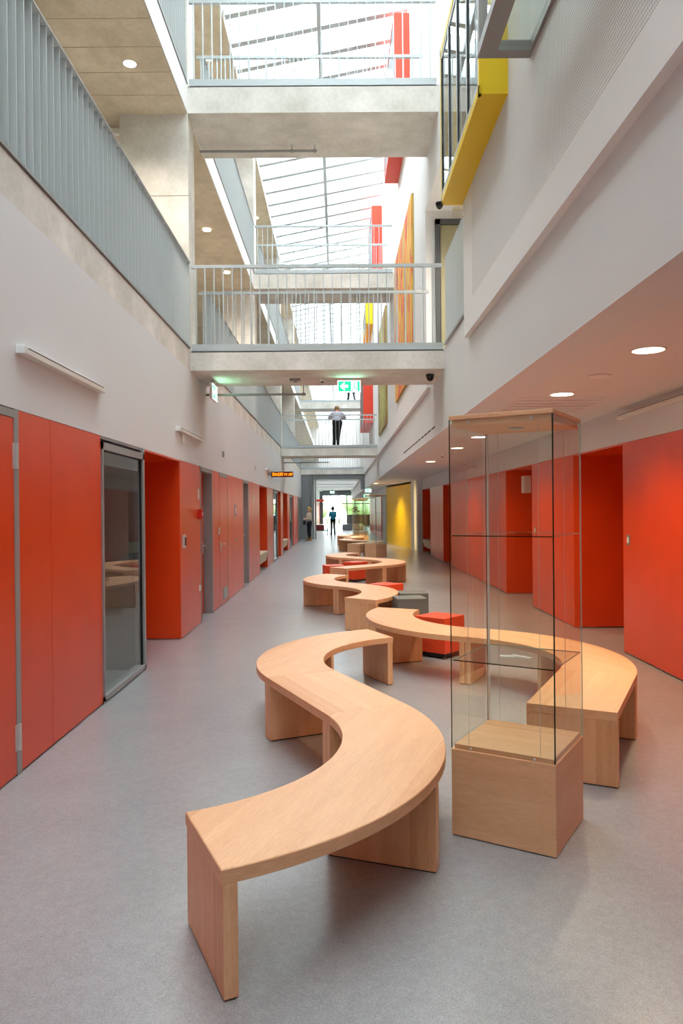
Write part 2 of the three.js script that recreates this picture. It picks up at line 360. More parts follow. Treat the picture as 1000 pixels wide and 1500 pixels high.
for (const [z, lab] of [[-47, 'first'], [-54, 'second'], [-61, 'third'], [-68, 'fourth']]) single('ceiling_beam', `${lab} white beam crossing the hall beyond the grey portal`, 'beam', bx(XL, XS, L1b, L1 + 0.1, z, z - 1.4), M.white, 'white beams beyond the portal');
{ const t = thing('steel_portal', 'dark grey portal frame under the far first-floor bridge', 'portal');
  mesh('post', bx(XL, -1.32, 0, L1b, -38.95, -39.9), M.portal, t); mesh('post', bx(1.22, XS - 0.001, SOF, L1b, -38.95, -39.9), M.portal, t); mesh('lintel', bx(-1.32, 1.22, 3.12, L1b, -38.95, -39.9), M.portal, t);
  for (let i = 0; i < 3; i++) mesh('pipe', cyl(0.035, 3.3, -1.36 + i * 0.1, 1.65, -38.88, 'y', 10), M.frame, t); }

// ───────────── skylight ─────────────
const sky = setting('window_4', 'long glazed skylight with pale steel beams over the hall', 'skylight');
{
  const x0 = XL, y0 = RB + 0.12, x1 = XU, y1 = 10.8, L = Math.hypot(x1 - x0, y1 - y0), ang = Math.atan2(y1 - y0, x1 - x0);
  const bg = uvm(new THREE.BoxGeometry(L, 0.3, 0.13)), pg = new THREE.PlaneGeometry(L + 0.1, 0.8); pg.rotateX(-Math.PI / 2);
  const rest = [];
  for (let k = 0, z = 3.9; z > ZE + 1; z -= 0.8, k++) {
    if (z > -46) { const b = mesh('beam', bg, M.beam, sky); b.position.set((x0 + x1) / 2, (y0 + y1) / 2, z); b.rotation.z = ang; }
    else rest.push(bg.clone().rotateZ(ang).translate((x0 + x1) / 2, (y0 + y1) / 2, z));
    const p = mesh('pane', pg, M.roofGlass, sky); p.position.set((x0 + x1) / 2, (y0 + y1) / 2 + 0.17, z - 0.4); p.rotation.z = ang;
  }
  const rb = mesh('far_beams', rest, M.beam, sky); rb.userData.kind = 'stuff';
  mesh('purlin', bx(-0.3, -0.22, 10.32, 10.4, ZB, ZE), M.beam, sky);
  mesh('kerb', [bx(XL - 0.25, XL, RB + 0.3, 10.42, ZB, ZE), bx(XU, XU + 0.2, 10.85, 11.1, ZB, ZE)], M.white, sky);
}

// ───────────── bay windows on the right ─────────────
function bay(label, z0, z1, y0, y1, mat, xo, parts = 4, detail = true) {
  const t = thing('bay_window', label, 'bay window'), x0 = xo, x1 = XU;
  mesh('body', [bx(x0 + 0.02, x1, y0, y0 + 0.03, z0, z1), bx(x0 + 0.02, x1, y1 - 0.03, y1, z0, z1), bx(x0 + 0.02, x1, y0 + 0.03, y1 - 0.03, z0, z0 - 0.03), bx(x0 + 0.02, x1, y0 + 0.03, y1 - 0.03, z1 + 0.03, z1), bx(x0, x0 + 0.02, y0, y0 + 0.07, z0, z1), bx(x0, x0 + 0.02, y1 - 0.07, y1, z0, z1), bx(x0, x0 + 0.02, y0, y1, z0, z0 - 0.05), bx(x0, x0 + 0.02, y0, y1, z1 + 0.05, z1)], mat, t);
  if (!detail) { mesh('pane', bx(x0 + 0.01, x0 + 0.014, y0 + 0.07, y1 - 0.07, z0 - 0.05, z1 + 0.05), M.darkFrame, t); return t; }
  const f = mesh('sash', [bx(x0 + 0.004, x0 + 0.03, y0 + 0.07, y0 + 0.12, z0 - 0.05, z1 + 0.05), bx(x0 + 0.004, x0 + 0.03, y1 - 0.12, y1 - 0.07, z0 - 0.05, z1 + 0.05)], M.steel, t);
  const w = Math.abs(z1 - z0) - 0.1;
  for (let i = 0; i <= parts; i++) { const z = z0 - 0.05 - w * i / parts; mesh('mullion', bx(x0 + 0.002, x0 + 0.04, y0 + 0.1, y1 - 0.1, z + 0.03, z - 0.03), M.steel, f); }
  for (let i = 0; i < parts; i++) {
    const za = z0 - 0.05 - w * i / parts - 0.03, zb = z0 - 0.05 - w * (i + 1) / parts + 0.03;
    const g = new THREE.PlaneGeometry(Math.abs(zb - za), y1 - y0 - 0.22); g.rotateY(-Math.PI / 2); g.translate(x0 + 0.012, (y0 + y1) / 2, (za + zb) / 2); mesh('pane', g, M.glass, t);
    mesh('gasket', bx(x0, x0 + 0.014, y0 + 0.12, y1 - 0.12, zb + 0.012, zb), M.black, t);
  }
  mesh('backing', bx(x1 - 0.012, x1 - 0.002, y0 + 0.03, y1 - 0.03, z0 - 0.04, z1 + 0.04), M.darkFrame, t);
  return t;
}
bay('yellow box bay window with glazed side facing the hall', -5.8, -7.93, 4.76, 6.38, M.yellow, 1.124, 4);
{ // nearer bay with a glass bottom
  const t = thing('bay_window', 'grey aluminium bay window with a glass bottom', 'bay window'), x0 = 0.985, x1 = XU - 0.006, y0 = 4.63, y1 = 6.4, z0 = -3.0, z1 = -5.13;
  mesh('frame', [bx(x0, x0 + 0.12, y0, y0 + 0.07, z0, z1), bx(x1 - 0.02, x1, y0, y0 + 0.07, z0, z1), bx(x0 + 0.12, x1 - 0.02, y0, y0 + 0.07, z1 + 0.09, z1), bx(x0 + 0.12, x1 - 0.02, y0, y0 + 0.07, z0, z0 - 0.09),
    bx(x0, x0 + 0.06, y0 + 0.07, y1, z1 + 0.06, z1), bx(x0, x0 + 0.06, y0 + 0.07, y1, z0, z0 - 0.06), bx(x0, x1, y1 - 0.06, y1, z0, z1)], std(0x8f8b88, 0.45, { metalness: 0.2 }), t);
  const g = new THREE.PlaneGeometry(x1 - x0 - 0.14, Math.abs(z1 - z0) - 0.18); g.rotateX(Math.PI / 2); g.translate((x0 + x1) / 2 + 0.05, y0 + 0.03, (z0 + z1) / 2); mesh('pane', g, M.glass, t);
  const g2 = new THREE.PlaneGeometry(Math.abs(z1 - z0) - 0.12, y1 - y0 - 0.13); g2.rotateY(-Math.PI / 2); g2.translate(x0 + 0.03, (y0 + y1) / 2, (z0 + z1) / 2); mesh('pane', g2, M.glass, t);
  const g3 = new THREE.PlaneGeometry(x1 - x0 - 0.06, y1 - y0 - 0.13); g3.rotateY(Math.PI); g3.translate((x0 + x1) / 2 + 0.03, (y0 + y1) / 2, z1 + 0.03); mesh('pane', g3, M.glass, t);
}
bay('orange red box bay window high up behind the nearest bridges', -13.3, -16.0, 8.5, 10.35, M.redBox, 1.06, 3, false);
bay('smaller-looking orange red box bay high above the middle bridge', -21.6, -24.2, 8.4, 10.3, M.redBox, 1.06, 3, false);
bay('yellow box bay far along the upper wall', -27.3, -30.5, 8.3, 9.1, M.yellow, 1.08, 3, false);
bay('tall orange red box behind the bridge with the leaning man', -27.9, -31.5, 4.75, 7.4, M.redBox, 0.98, 3, false);

// paintings on the upper right wall
const paintTex = (pal, s) => tex(256, 1, (u, v) => {
  const a = vnoise(u * 9, v * 3, 9, 3, s), b = vnoise(u * 24, v * 7, 24, 7, s + 1), c = vnoise(u * 40, v * 14, 40, 14, s + 2), k = Math.floor(Math.max(0, Math.min(0.999, a * 0.55 + b * 0.35 + c * 0.25 - 0.07)) * pal.length);
  const n = (c - 0.5) * 40; return pal[k].map((q) => q + n);
});
function painting(label, z0, z1, y0, y1, t) {
  const p = thing('painting', label, 'painting', null); t.repeat.set(0.3, 0.3);
  mesh('canvas', bx(XU - 0.045, XU - 0.004, y0, y1, z0, z1), std(0xffffff, 0.7, { map: t }), p);
  mesh('stretcher', bx(XU - 0.03, XU - 0.001, y0 - 0.012, y1 + 0.012, z0 + 0.012, z1 - 0.012), std(0xb89a4a, 0.6), p);
}
painting('large yellow and orange abstract canvas beyond the nearest bridge', -12.85, -16.7, 3.92, 6.95, paintTex([[90, 110, 120], [212, 88, 60], [232, 120, 80], [226, 178, 60], [220, 150, 60], [200, 190, 130], [225, 120, 110]], 41));
painting('olive and brown abstract canvas next to the orange box', -19.9, -23.6, 3.85, 6.95, paintTex([[60, 80, 110], [170, 165, 80], [190, 180, 100], [140, 110, 80], [150, 90, 60], [200, 195, 140]], 51));

// ───────────── benches: quarter rings (1.0 / 1.5 m) and straight metre pieces ─────────────
const BH = 0.42, TH = 0.05, LT = 0.05;
function leg(parent, px, pz, a, off) {        // full-width panel across the bench; a = heading, off = shift along heading
  const g = rbx(-LT / 2, LT / 2, 0.006, BH - TH, -0.25, 0.25, 0.003), m = mesh('leg', g, M.woodUp, parent);
  m.position.set(px + Math.cos(a) * off, 0, pz + Math.sin(a) * off); m.rotation.y = -a;
  mesh('glide', bx(-LT / 2 + 0.006, LT / 2 - 0.006, 0, 0.006, -0.24, 0.24), M.black, m);
}
function straightGeo() { return rbx(0.001, 0.999, BH - TH, BH, -0.25, 0.25, 0.003); }
function ringGeo(s) {                          // starts at the origin heading +x, turning to side s
  const sh = new THREE.Shape(), c = 1.25, A0 = 0.0008, A1 = Math.PI / 2 - 0.0008;
  sh.absarc(0, 0, 1.497, A0, A1, false); sh.absarc(0, 0, 1.003, A1, A0, true);
  const g = new THREE.ExtrudeGeometry(sh, { depth: TH - 0.006, bevelEnabled: true, bevelThickness: 0.003, bevelSize: 0.003, bevelSegments: 1, curveSegments: 40 });
  g.translate(0, 0, 0.003); g.rotateX(Math.PI / 2);                // x→x, y→z, extrude down
  // centre at origin, ring in +x +z quadrant: radial angle t from +x towards +z
  g.translate(0, BH, 0);
  // left turn (s=1): centre lies at -z side; the ring starts at the centre's +z side and runs to its +x side
  if (s < 0) { g.scale(1, 1, -1); const i = g.attributes.position; const q = g.toNonIndexed(); const p = q.attributes.position; for (let k = 0; k < p.count; k += 3) for (const key of ['position', 'normal', 'uv']) { const at = q.attributes[key]; for (let c2 = 0; c2 < at.itemSize; c2++) { const t1 = at.array[(k + 1) * at.itemSize + c2]; at.array[(k + 1) * at.itemSize + c2] = at.array[(k + 2) * at.itemSize + c2]; at.array[(k + 2) * at.itemSize + c2] = t1; } } q.translate(0, 0, c); return ringUV(q); }
  g.translate(0, 0, -c); return ringUV(g);
}
function ringUV(g) {                           // veneer runs along the chord
  const q = uvm(g), uv = q.attributes.uv, p = q.attributes.position, n = q.attributes.normal, k = Math.SQRT1_2;
  const s = p.getZ(0) > 0.3 ? 1 : 1;
  for (let i = 0; i < uv.count; i++) if (Math.abs(n.getY(i)) > 0.7) { const x = p.getX(i), z = p.getZ(i); uv.setXY(i, k * (x + signZ * -z), k * (x + signZ * z)); }
  return q;
}
let signZ = 1; const GEO = { S: straightGeo() }; signZ = 1; GEO.L = ringGeo(1); signZ = -1; GEO.R = ringGeo(-1);
function bench(type, x, z, a, label, group) {
  const t = thing('curved_bench', label, 'bench', group); if (type === 'S') t.name = numbered('straight_bench');
  const top = mesh('seat', GEO[type], M.wood, t); top.position.set(x, 0, z); top.rotation.y = -a;
  const h = [Math.cos(a), Math.sin(a)];
  if (type === 'S') { leg(t, x, z, a, LT / 2 + 0.002); leg(t, x, z, a, 1 - LT / 2 - 0.002); return [x + h[0], z + h[1], a]; }
  const s = type === 'L' ? 1 : -1, l = [h[1], -h[0]], cx = x + l[0] * 1.25 * s, cz = z + l[1] * 1.25 * s;
  const at = (f) => { const b = a - s * Math.PI / 2 * f, q = [Math.sin(b), -Math.cos(b)]; return [cx - q[0] * 1.25 * s, cz - q[1] * 1.25 * s, b]; };
  leg(t, x, z, a, LT / 2 + 0.002); leg(t, ...at(0.5), 0); const e = at(1); leg(t, ...e, -LT / 2 - 0.002);
  return e;
}
function chain(types, x, z, a, labels, group) { let st = [x, z, a]; [...types].forEach((t, i) => { st = bench(t, ...st, labels[i], group); }); }
chain('LSR', -0.4773, -2.572, -0.422, ['quarter-ring beech bench with a free end, beside the glass display case', 'straight beech bench joining the two foremost quarter rings', 'quarter-ring beech bench whose free end stands by the long snake bench'], 'foremost snake of beech benches');
chain('SLR', 1.30, -4.196, -1.0964, ['straight beech bench end right behind the display case', 'quarter-ring beech bench curving close to the right red wall', 'quarter-ring beech bench wrapped around the orange caster cube'], 'snake of beech benches behind the display case');
chain('LR', 0.2663, -9.399, -0.8679, ['quarter-ring beech bench beside the two grey cubes', 'quarter-ring beech bench continuing from the grey cube bench'], 'two-piece beech bench by the grey cubes');
chain('SLSR', -0.0098, -14.36, -0.7076, ['straight beech bench end with orange cubes behind it', 'quarter-ring beech bench around the far orange cube', 'straight beech bench behind the far orange cube', 'quarter-ring beech bench before the far display case'], 'four-piece beech bench by the far orange cubes');
chain('SLR', 0.4946, -24.157, -0.9529, ['straight beech bench end beside the far display case', 'quarter-ring beech bench behind the far display case', 'last but one quarter-ring beech bench in the hall'], 'beech benches by the far display case');
chain('LR', 0.35, -29.3, -0.7, ['farther quarter-ring beech bench past the far display case', 'farthest quarter-ring beech bench in the hall'], 'farthest beech benches');

// ───────────── cubes ─────────────
function cube(label, x, z, turn, mat, casters = true) {
  const t = thing('seat_cube', label, 'cube', null, [x, 0, z], turn);
  mesh('body', rbx(-0.19, 0.19, 0.055, 0.42, -0.19, 0.19, 0.006), mat, t);
  mesh('plinth', bx(-0.178, 0.178, 0.02, 0.055, -0.178, 0.178), M.black, t);
  for (const [sx, sz] of [[1, 1], [1, -1], [-1, 1], [-1, -1]]) mesh('caster', cyl(0.018, 0.03, sx * 0.15, 0.018, sz * 0.15, 'x', 12), M.frame, t);
}
cube('orange red cube stool inside the curve of bench near the case', 1.06, -7.88, -0.72, M.orange);
cube('dark grey cube stool beside the orange one', 0.9, -9.53, 0.12, M.greyCube);
cube('grey cube stool pushed behind the other grey cube', 1.0, -10.1, 0.02, M.greyCube);
cube('orange red cube stool behind the bench with grey cubes', 0.71, -11.26, 0.8, M.orange);
cube('orange red cube stool enclosed by the four-piece bench', 0.36, -16.0, 0.75, M.orange);
cube('orange red cube stool peeking out at the straight bench end', -0.1, -15.1, 0.2, M.orange);

// ───────────── display cases ─────────────
function displayCase(label, x, z, turn, paper) {
  const W = 0.2465, t = thing('display_case', label, 'display case', null, [x, 0, z], turn), hb = 0.41, ht = 1.985;
  mesh('base', rbx(-W, W, 0.004, hb, -W, W, 0.002), M.wood, t);
  mesh('base_platform', bx(-W + 0.012, W - 0.012, hb, hb + 0.022, -W + 0.012, W - 0.012), M.wood, t);
  const y0 = hb + 0.004, y1 = ht - 0.02, pl = new THREE.PlaneGeometry(2 * W - 0.006, y1 - y0);
  const e = 0.004;
  for (const [k, a] of [0, 1, 2, 3].entries()) {
    const g = new THREE.Group(); g.name = 'glass_side'; g.rotation.y = a * Math.PI / 2; t.add(g);
    const p = mesh('pane', pl, M.glass, g); p.position.set(0, (y0 + y1) / 2, W - e);
    mesh('pane_edge', [bx(-W, -W + 0.003, y0, y1, W - 0.006, W)], k < 2 || k === 3 ? M.greenEdge : M.glassEdge, g);
  }
  for (const y of [0.83, 1.42]) {
    const s = mesh('shelf', new THREE.PlaneGeometry(2 * W - 0.018, 2 * W - 0.018).rotateX(-Math.PI / 2).translate(0, y, 0), M.glass, t);
    const q = W - 0.008; mesh('shelf_edge', bx(-q, q, y - 0.004, y + 0.001, q - 0.002, q), M.greenEdge, s); mesh('shelf_edge', [bx(-q, q, y - 0.004, y + 0.001, -q, -q + 0.002), bx(q - 0.002, q, y - 0.004, y + 0.001, -q, q), bx(-q, -q + 0.002, y - 0.004, y + 0.001, -q, q)], M.glassEdge, s);
  }
  for (const [sx, sz] of [[-0.17, W - 0.03], [0.17, W - 0.03], [-0.17, -W + 0.03], [0.17, -W + 0.03]]) mesh('shelf_wire', cyl(0.0012, y1 - y0 - 0.02, sx, (y0 + y1) / 2, sz, 'y', 6), M.chrome, t);
  mesh('corner_post', cyl(0.006, y1 - y0, -W + 0.014, (y0 + y1) / 2, -W + 0.014, 'y', 8), M.white, t);
  const top = mesh('top_board', [rbx(-W, W, ht - 0.02, ht, -W, W, 0.002), bx(-W + 0.012, W - 0.012, ht - 0.05, ht - 0.02, -W + 0.012, W - 0.012)], M.wood, t);
  const ring = mesh('spotlight_ring', new THREE.TorusGeometry(0.03, 0.006, 8, 20).rotateX(Math.PI / 2).translate(0, ht - 0.052, 0), M.chrome, top); ring.userData.label = 'small chrome lamp ring';
  for (const y of [hb + 0.012, ht - 0.034]) for (const sx of [-0.15, 0.15]) mesh('screw', cyl(0.006, 0.01, sx, y, W, 'z', 10), M.chrome, t);
  if (paper) { const p = single('paper_slip', 'small white paper slips on the lower glass shelf', 'paper', [bx(-0.07, 0.05, 0, 0.003, -0.015, 0.02).rotateY(0.3), bx(-0.02, 0.09, 0.003, 0.006, -0.02, 0.01).rotateY(-0.35)], M.plastic); p.position.set(x - 0.02, 0.8305, z + 0.02); p.rotation.y = turn; }
}
M.glassEdge = std(0x9db8ac, 0.15);
{ // near corner (0.948, -3.279), heading 0.5496
  const th = 0.5496, w = 0.493, u = [Math.cos(th), Math.sin(th)], n = [Math.sin(th), -Math.cos(th)];
  displayCase('tall glass display case on a beech base beside the curved benches', 0.948 - u[0] * w / 2 + n[0] * w / 2, -3.279 - u[1] * w / 2 + n[1] * w / 2, -th, true);
}
displayCase('second glass display case before the yellow wall', 1.2, -23.8, 0.76, false);
displayCase('third glass display case farther along the benches', 0.95, -31.6, 0.6, false);
displayCase('fourth glass display case beyond the last bench', 1.1, -36.5, 0.5, false);

// ───────────── lamps ─────────────
function downlight(label, x, y, z, r, power, spotAngle = 1.1, group, tint = 0xffe0b0) {
  const t = thing('ceiling_light', label, 'light', group, [x, y, z]);
  mesh('rim', new THREE.TorusGeometry(r, 0.008, 8, 28).rotateX(Math.PI / 2), M.white, t);
  mesh('lamp_disc', cyl(r - 0.004, 0.006, 0, -0.003, 0, 'y', 28), M.lamp, t);
  const s = new THREE.SpotLight(tint, power, 0, spotAngle, 0.6, 2); s.position.set(0, -0.02, 0); s.target.position.set(0, -1.02, 0); s.shadow.radius = r / 0.02 * 0.9; t.add(s); t.add(s.target);
}
[-4.93, -6.83, -8.85, -10.9, -12.85, -16.53, -30.5].forEach((z, i) => downlight(['round lit downlight nearest in the soffit, before the speaker disc', 'round lit downlight just before the slatted ceiling grille', 'round lit downlight just past the slatted ceiling grille', 'round lit downlight fourth along the soffit', 'round lit downlight fifth along the soffit', 'round lit downlight sixth along the soffit', 'round lit downlight before the yellow wall'][i], i === 6 ? 1.56 : 2.06, SOF, z, 0.105, i === 6 ? 3.5 : 1.3, 1.15, 'soffit downlights'));
[[-2.335, -8.59], [-2.348, -13.7], [-2.348, -16.15]].forEach(([x, z], i) => downlight(['round downlight in gallery ceiling before the broad column', 'round downlight in gallery ceiling past the broad column', 'round downlight in gallery ceiling before the middle column'][i], x, L2b - 0.014, z, 0.075, 2.0, 1.2, 'first-floor gallery downlights', 0xfff0dc));
downlight('round downlight in the upper side passage before the olive door', 2.3, 6.0, -9.9, 0.075, 3, 1.3, null, 0xfff0dc);
[[-2.36, -14.1], [-2.3, -21.8]].forEach(([x, z], i) => downlight(['round downlight in top gallery ceiling above the nearest bridges', 'round downlight in top gallery ceiling past the middle bridge'][i], x, RB, z, 0.075, 0.6, 1.0, 'top gallery downlights'));
function lightBar(label, x, y, z0, z1, k) {
  const t = thing('wall_light', label, 'light', 'linear wall lights');
  mesh('housing', rbx(x, x + 0.055 * k, y - 0.03, y + 0.018, z0, z1, 0.005), M.plastic, t);
  mesh('slot', bx(x + 0.056 * k, x + 0.052 * k, y + 0.004, y + 0.01, z0 - 0.04, z1 + 0.04), M.dark, t);
  mesh('end_cap', rbx(x, x + 0.058 * k, y - 0.032, y + 0.02, z0 + 0.012, z0, 0.004), M.white, t);
}
lightBar('slim white linear wall light above the red door', XL, 2.52, -4.44, -5.975, 1);
lightBar('slim white linear wall light above the card reader panel', XL, 2.52, -8.785, -10.25, 1);
lightBar('slim white linear wall light above the dot-matrix sign', XL, 2.62, -19.6, -21.1, 1);
lightBar('slim white linear wall light above the near right panel', XR, 2.5, -5.9, -7.93, -1);
lightBar('slim white linear wall light farther along the right wall', XR, 2.44, -16.2, -18.6, -1);

{ const t = thing('strip_light', 'short pale strip light on the gallery ceiling behind the broad column', 'light'); mesh('housing', rbx(-3.5, -2.84, L2b - 0.11, L2b - 0.04, -9.98, -10.06, 0.006), M.plastic, t); mesh('hanger', [cyl(0.006, 0.05, -3.3, L2b - 0.02, -10.02), cyl(0.006, 0.05, -3.0, L2b - 0.02, -10.02)], M.frame, t); }
// soffit fittings
{ const t = thing('ceiling_grille', 'white slatted ceiling grille in the soffit', 'grille');
  mesh('frame', [bx(1.73, 2.605, SOF - 0.004, SOF + 0.03, -7.032, -7.045), bx(1.73, 2.605, SOF - 0.004, SOF + 0.03, -8.065, -8.078), bx(1.737, 1.75, SOF - 0.004, SOF + 0.03, -7.045, -8.065), bx(2.585, 2.598, SOF - 0.004, SOF + 0.03, -7.045, -8.065)], M.white, t);
  for (let i = 0; i < 5; i++) mesh('slat', bx(1.75, 2.585, SOF - 0.002, SOF + 0.012, -7.055 - i * 0.203, -7.214 - i * 0.203), M.plaster, t); }
{ const t = thing('ceiling_speaker', 'flat white disc in the soffit between two downlights', 'speaker'); mesh('disc', cyl(0.085, 0.012, 2.07, SOF - 0.006, -5.885, 'y', 28), M.white, t); mesh('rim', new THREE.TorusGeometry(0.085, 0.005, 8, 28).rotateX(Math.PI / 2).translate(2.07, SOF - 0.005, -5.885), M.white, t); }
{ const t = thing('smoke_detector', 'small white smoke detector on the soffit', 'detector'); mesh('body', cyl(0.05, 0.04, 2.02, SOF - 0.02, -14.4, 'y', 18, 0.06), M.white, t); mesh('sensor', cyl(0.025, 0.02, 2.02, SOF - 0.05, -14.4, 'y', 14), M.frame, t); }

// under the nearest bridge
function pipe(label, y, z, x0, x1, rods, yt) {
  const t = thing('conduit', label, 'pipe'); mesh('pipe', cyl(0.017, x1 - x0, (x0 + x1) / 2, y, z, 'x', 12), M.frame, t);
  for (const r of rods) mesh('hanger', [cyl(0.006, yt - y, r, (y + yt) / 2, z, 'y', 8), cyl(0.026, 0.03, r, y, z, 'x', 12)], M.frame, t);
}
pipe('grey conduit hung under the exit sign bridge', 3.22, -10.85, XL, -0.45, [-0.78, -0.48], L1b);
pipe('grey conduit hung under the upper nearest bridge', 6.6, -10.55, XL, -0.25, [-0.6, -0.28], L2b);
pipe('thin conduit under the bridge with the leaning man', 3.2, -26.4, XL, -0.3, [-0.8], L1b);
function dome(label, x, y, z) { const t = thing('security_camera', label, 'camera'); mesh('mount', cyl(0.055, 0.03, x, y - 0.015, z, 'y', 18), M.dark, t); mesh('dome', new THREE.SphereGeometry(0.052, 18, 10, 0, Math.PI * 2, Math.PI / 2, Math.PI / 2).scale(1, 1.25, 1).translate(x, y - 0.03, z), std(0x0b0b0c, 0.12), t); }
dome('black dome camera under the exit sign bridge', 1.26, L1b, -10.1);
dome('black dome camera on the ceiling of the upper side passage', 1.52, 6.0, -10.9);
{ const t = thing('smoke_detector', 'flat grey detector box under the exit sign bridge', 'detector'); mesh('body', rbx(-0.65, -0.5, L1b - 0.03, L1b, -10.32, -10.42, 0.006), M.frame, t); mesh('sensor', cyl(0.025, 0.02, -0.575, L1b - 0.04, -10.37, 'y', 14), M.frame, t); }
{ const t = thing('smoke_detector', 'round white detector under the exit sign bridge', 'detector'); mesh('body', cyl(0.045, 0.035, -0.2, L1b - 0.018, -10.4, 'y', 18, 0.055), M.white, t); mesh('sensor', cyl(0.02, 0.015, -0.2, L1b - 0.042, -10.4, 'y', 14), M.dark, t); }

// ───────────── exit signs ─────────────
const exitTex = canvasTex(512, 264, (c, w, h) => {
  c.fillStyle = '#ffffff'; c.fillRect(0, 0, w, h); c.fillStyle = '#16c37c'; c.fillRect(18, 18, w - 36, h - 36);
  c.fillStyle = '#ffffff'; c.beginPath(); c.moveTo(50, 132); c.lineTo(140, 48); c.lineTo(172, 48); c.lineTo(132, 100); c.lineTo(232, 100); c.lineTo(232, 164); c.lineTo(132, 164); c.lineTo(172, 216); c.lineTo(140, 216); c.closePath(); c.fill();
  c.fillRect(300, 18, 140, h - 36);
  c.fillStyle = '#16c37c'; c.beginPath(); c.arc(378, 60, 16, 0, 7); c.fill();
  c.lineWidth = 20; c.strokeStyle = '#16c37c'; c.lineCap = 'round'; c.lineJoin = 'round';
  c.beginPath(); c.moveTo(372, 92); c.lineTo(380, 150); c.lineTo(350, 180); c.lineTo(330, 226); c.stroke();
  c.beginPath(); c.moveTo(380, 150); c.lineTo(412, 172); c.lineTo(420, 222); c.stroke();
  c.lineWidth = 12; c.beginPath(); c.moveTo(372, 98); c.lineTo(340, 116); c.lineTo(322, 100); c.stroke(); c.beginPath(); c.moveTo(374, 98); c.lineTo(408, 124); c.lineTo(430, 110); c.stroke();
});
const exitMat = new THREE.MeshStandardMaterial({ map: exitTex, emissive: 0xffffff, emissiveMap: exitTex, emissiveIntensity: 0.2, roughness: 0.4 });
function exitSign(label, pos, turn, s = 1, stem = 0.03) {
  const t = thing('exit_sign', label, 'sign', null, pos, turn), w = 0.325 * s, h = 0.168 * s;
  mesh('housing', rbx(-w / 2, w / 2, -h / 2, h / 2, -0.02, 0.018, 0.004), M.white, t);
  mesh('face', new THREE.PlaneGeometry(w - 0.006, h - 0.006).translate(0, 0, 0.0192), exitMat, t);
  mesh('bracket', bx(-0.06, 0.06, h / 2, h / 2 + stem, -0.01, 0.01), M.frame, t);
  const l = new THREE.RectAreaLight(0x9effcf, 0.7, w, h); l.position.set(0, 0, 0.025); l.rotation.y = Math.PI; t.add(l);
}
exitSign('lit green exit sign with left arrow hung under the bridge', [0.17, 3.245, -10.35], 0);
exitSign('lit green exit sign seen edge-on by the left wall', [-1.72, 3.19, -10.45], Math.PI / 2, 1.3, 0.05);
exitSign('small lit exit sign at the soffit edge above the far cases', [1.55, 2.47, -38], 0, 1, 0.04);
exitSign('small lit exit sign deep in the far hall', [2.0, 2.45, -52], 0, 1.2, 0.04);
exitSign('small lit exit sign before the end windows', [-0.5, 3.1, -68.7], 0, 1.3, 0.16);

// dot-matrix sign
{
  const led = canvasTex(512, 96, (c, w, h) => {
    c.fillStyle = '#2a0503'; c.fillRect(0, 0, w, h); c.fillStyle = '#ff8a10';
    c.font = 'bold 72px monospace'; c.textBaseline = 'middle'; c.fillText('11:07', 300, 50);
    for (let i = 0; i < 36; i++) for (let j = 0; j < 7; j++) if (hash(i >> 1, j, 77) > 0.42 && i % 6 !== 5) c.fillRect(20 + i * 7.4, 16 + j * 9.4, 6, 8);
  });
  const t = thing('led_sign', 'orange dot-matrix text display on a wall arm', 'sign', null, [-1.5, 2.51, -20.4]);
  mesh('housing', rbx(-0.31, 0.29, -0.075, 0.075, -0.05, 0.02, 0.005), M.black, t);
  mesh('screen', new THREE.PlaneGeometry(0.57, 0.12).translate(-0.01, 0, 0.0212), new THREE.MeshStandardMaterial({ map: led, emissive: 0xffffff, emissiveMap: led, emissiveIntensity: 0.45 }), t);
  mesh('arm', bx(-0.4, -0.31, -0.02, 0.02, -0.03, 0), M.frame, t);
  const l = new THREE.RectAreaLight(0xff8a20, 0.25, 0.57, 0.12); l.position.set(0, 0, 0.03); l.rotation.y = Math.PI; t.add(l);
}

// ───────────── small wall fittings ─────────────
function fitting(name, label, cat, x, y, z, w, h, d, mat, k, inner) {
  const t = thing(name, label, cat, null); mesh('plate', rbx(x, x + d * k, y - h / 2, y + h / 2, z - w / 2, z + w / 2, 0.003), mat, t);
  if (inner) mesh(inner[0], rbx(x + d * k, x + (d + 0.006) * k, y - h / 2 * inner[2], y + h / 2 * inner[2], z - w / 2 * inner[2], z + w / 2 * inner[2], 0.002), inner[1], t);
}
fitting('card_reader', 'steel card reader with dark face on the red panel', 'reader', XL, 1.17, -9.14, 0.11, 0.16, 0.03, M.chrome, 1, ['keypad', M.dark, 0.6]);
fitting('fire_call_box', 'small red call box beside the set-back door', 'alarm', XL, 1.5, -10.2, 0.12, 0.13, 0.05, std(0xc8180c, 0.4), 1, ['button', M.plastic, 0.35]);
fitting('wall_sign', 'small pale sign plate above the red call box', 'sign', XL, 1.77, -10.17, 0.08, 0.14, 0.006, M.plastic, 1);
fitting('wall_socket', 'white socket low on the panel beside the set-back door', 'socket', XL, 0.49, -10.2, 0.08, 0.08, 0.012, M.plastic, 1, ['insert', M.white, 0.6]);
fitting('light_switch', 'white switch beside the door with lever handle', 'switch', XL, 1.22, -11.86, 0.08, 0.12, 0.012, M.plastic, 1, ['rocker', M.white, 0.6]);
fitting('restroom_sign', 'purple pictogram sign on the seamed red panel', 'sign', XL, 1.54, -13.8, 0.16, 0.22, 0.006, std(0x8a7a9a, 0.5), 1, ['pictogram', M.plastic, 0.5]);
fitting('wall_sign', 'small pale plate on the panel before the niche seat', 'sign', XL, 1.8, -16.9, 0.1, 0.16, 0.006, M.plastic, 1);
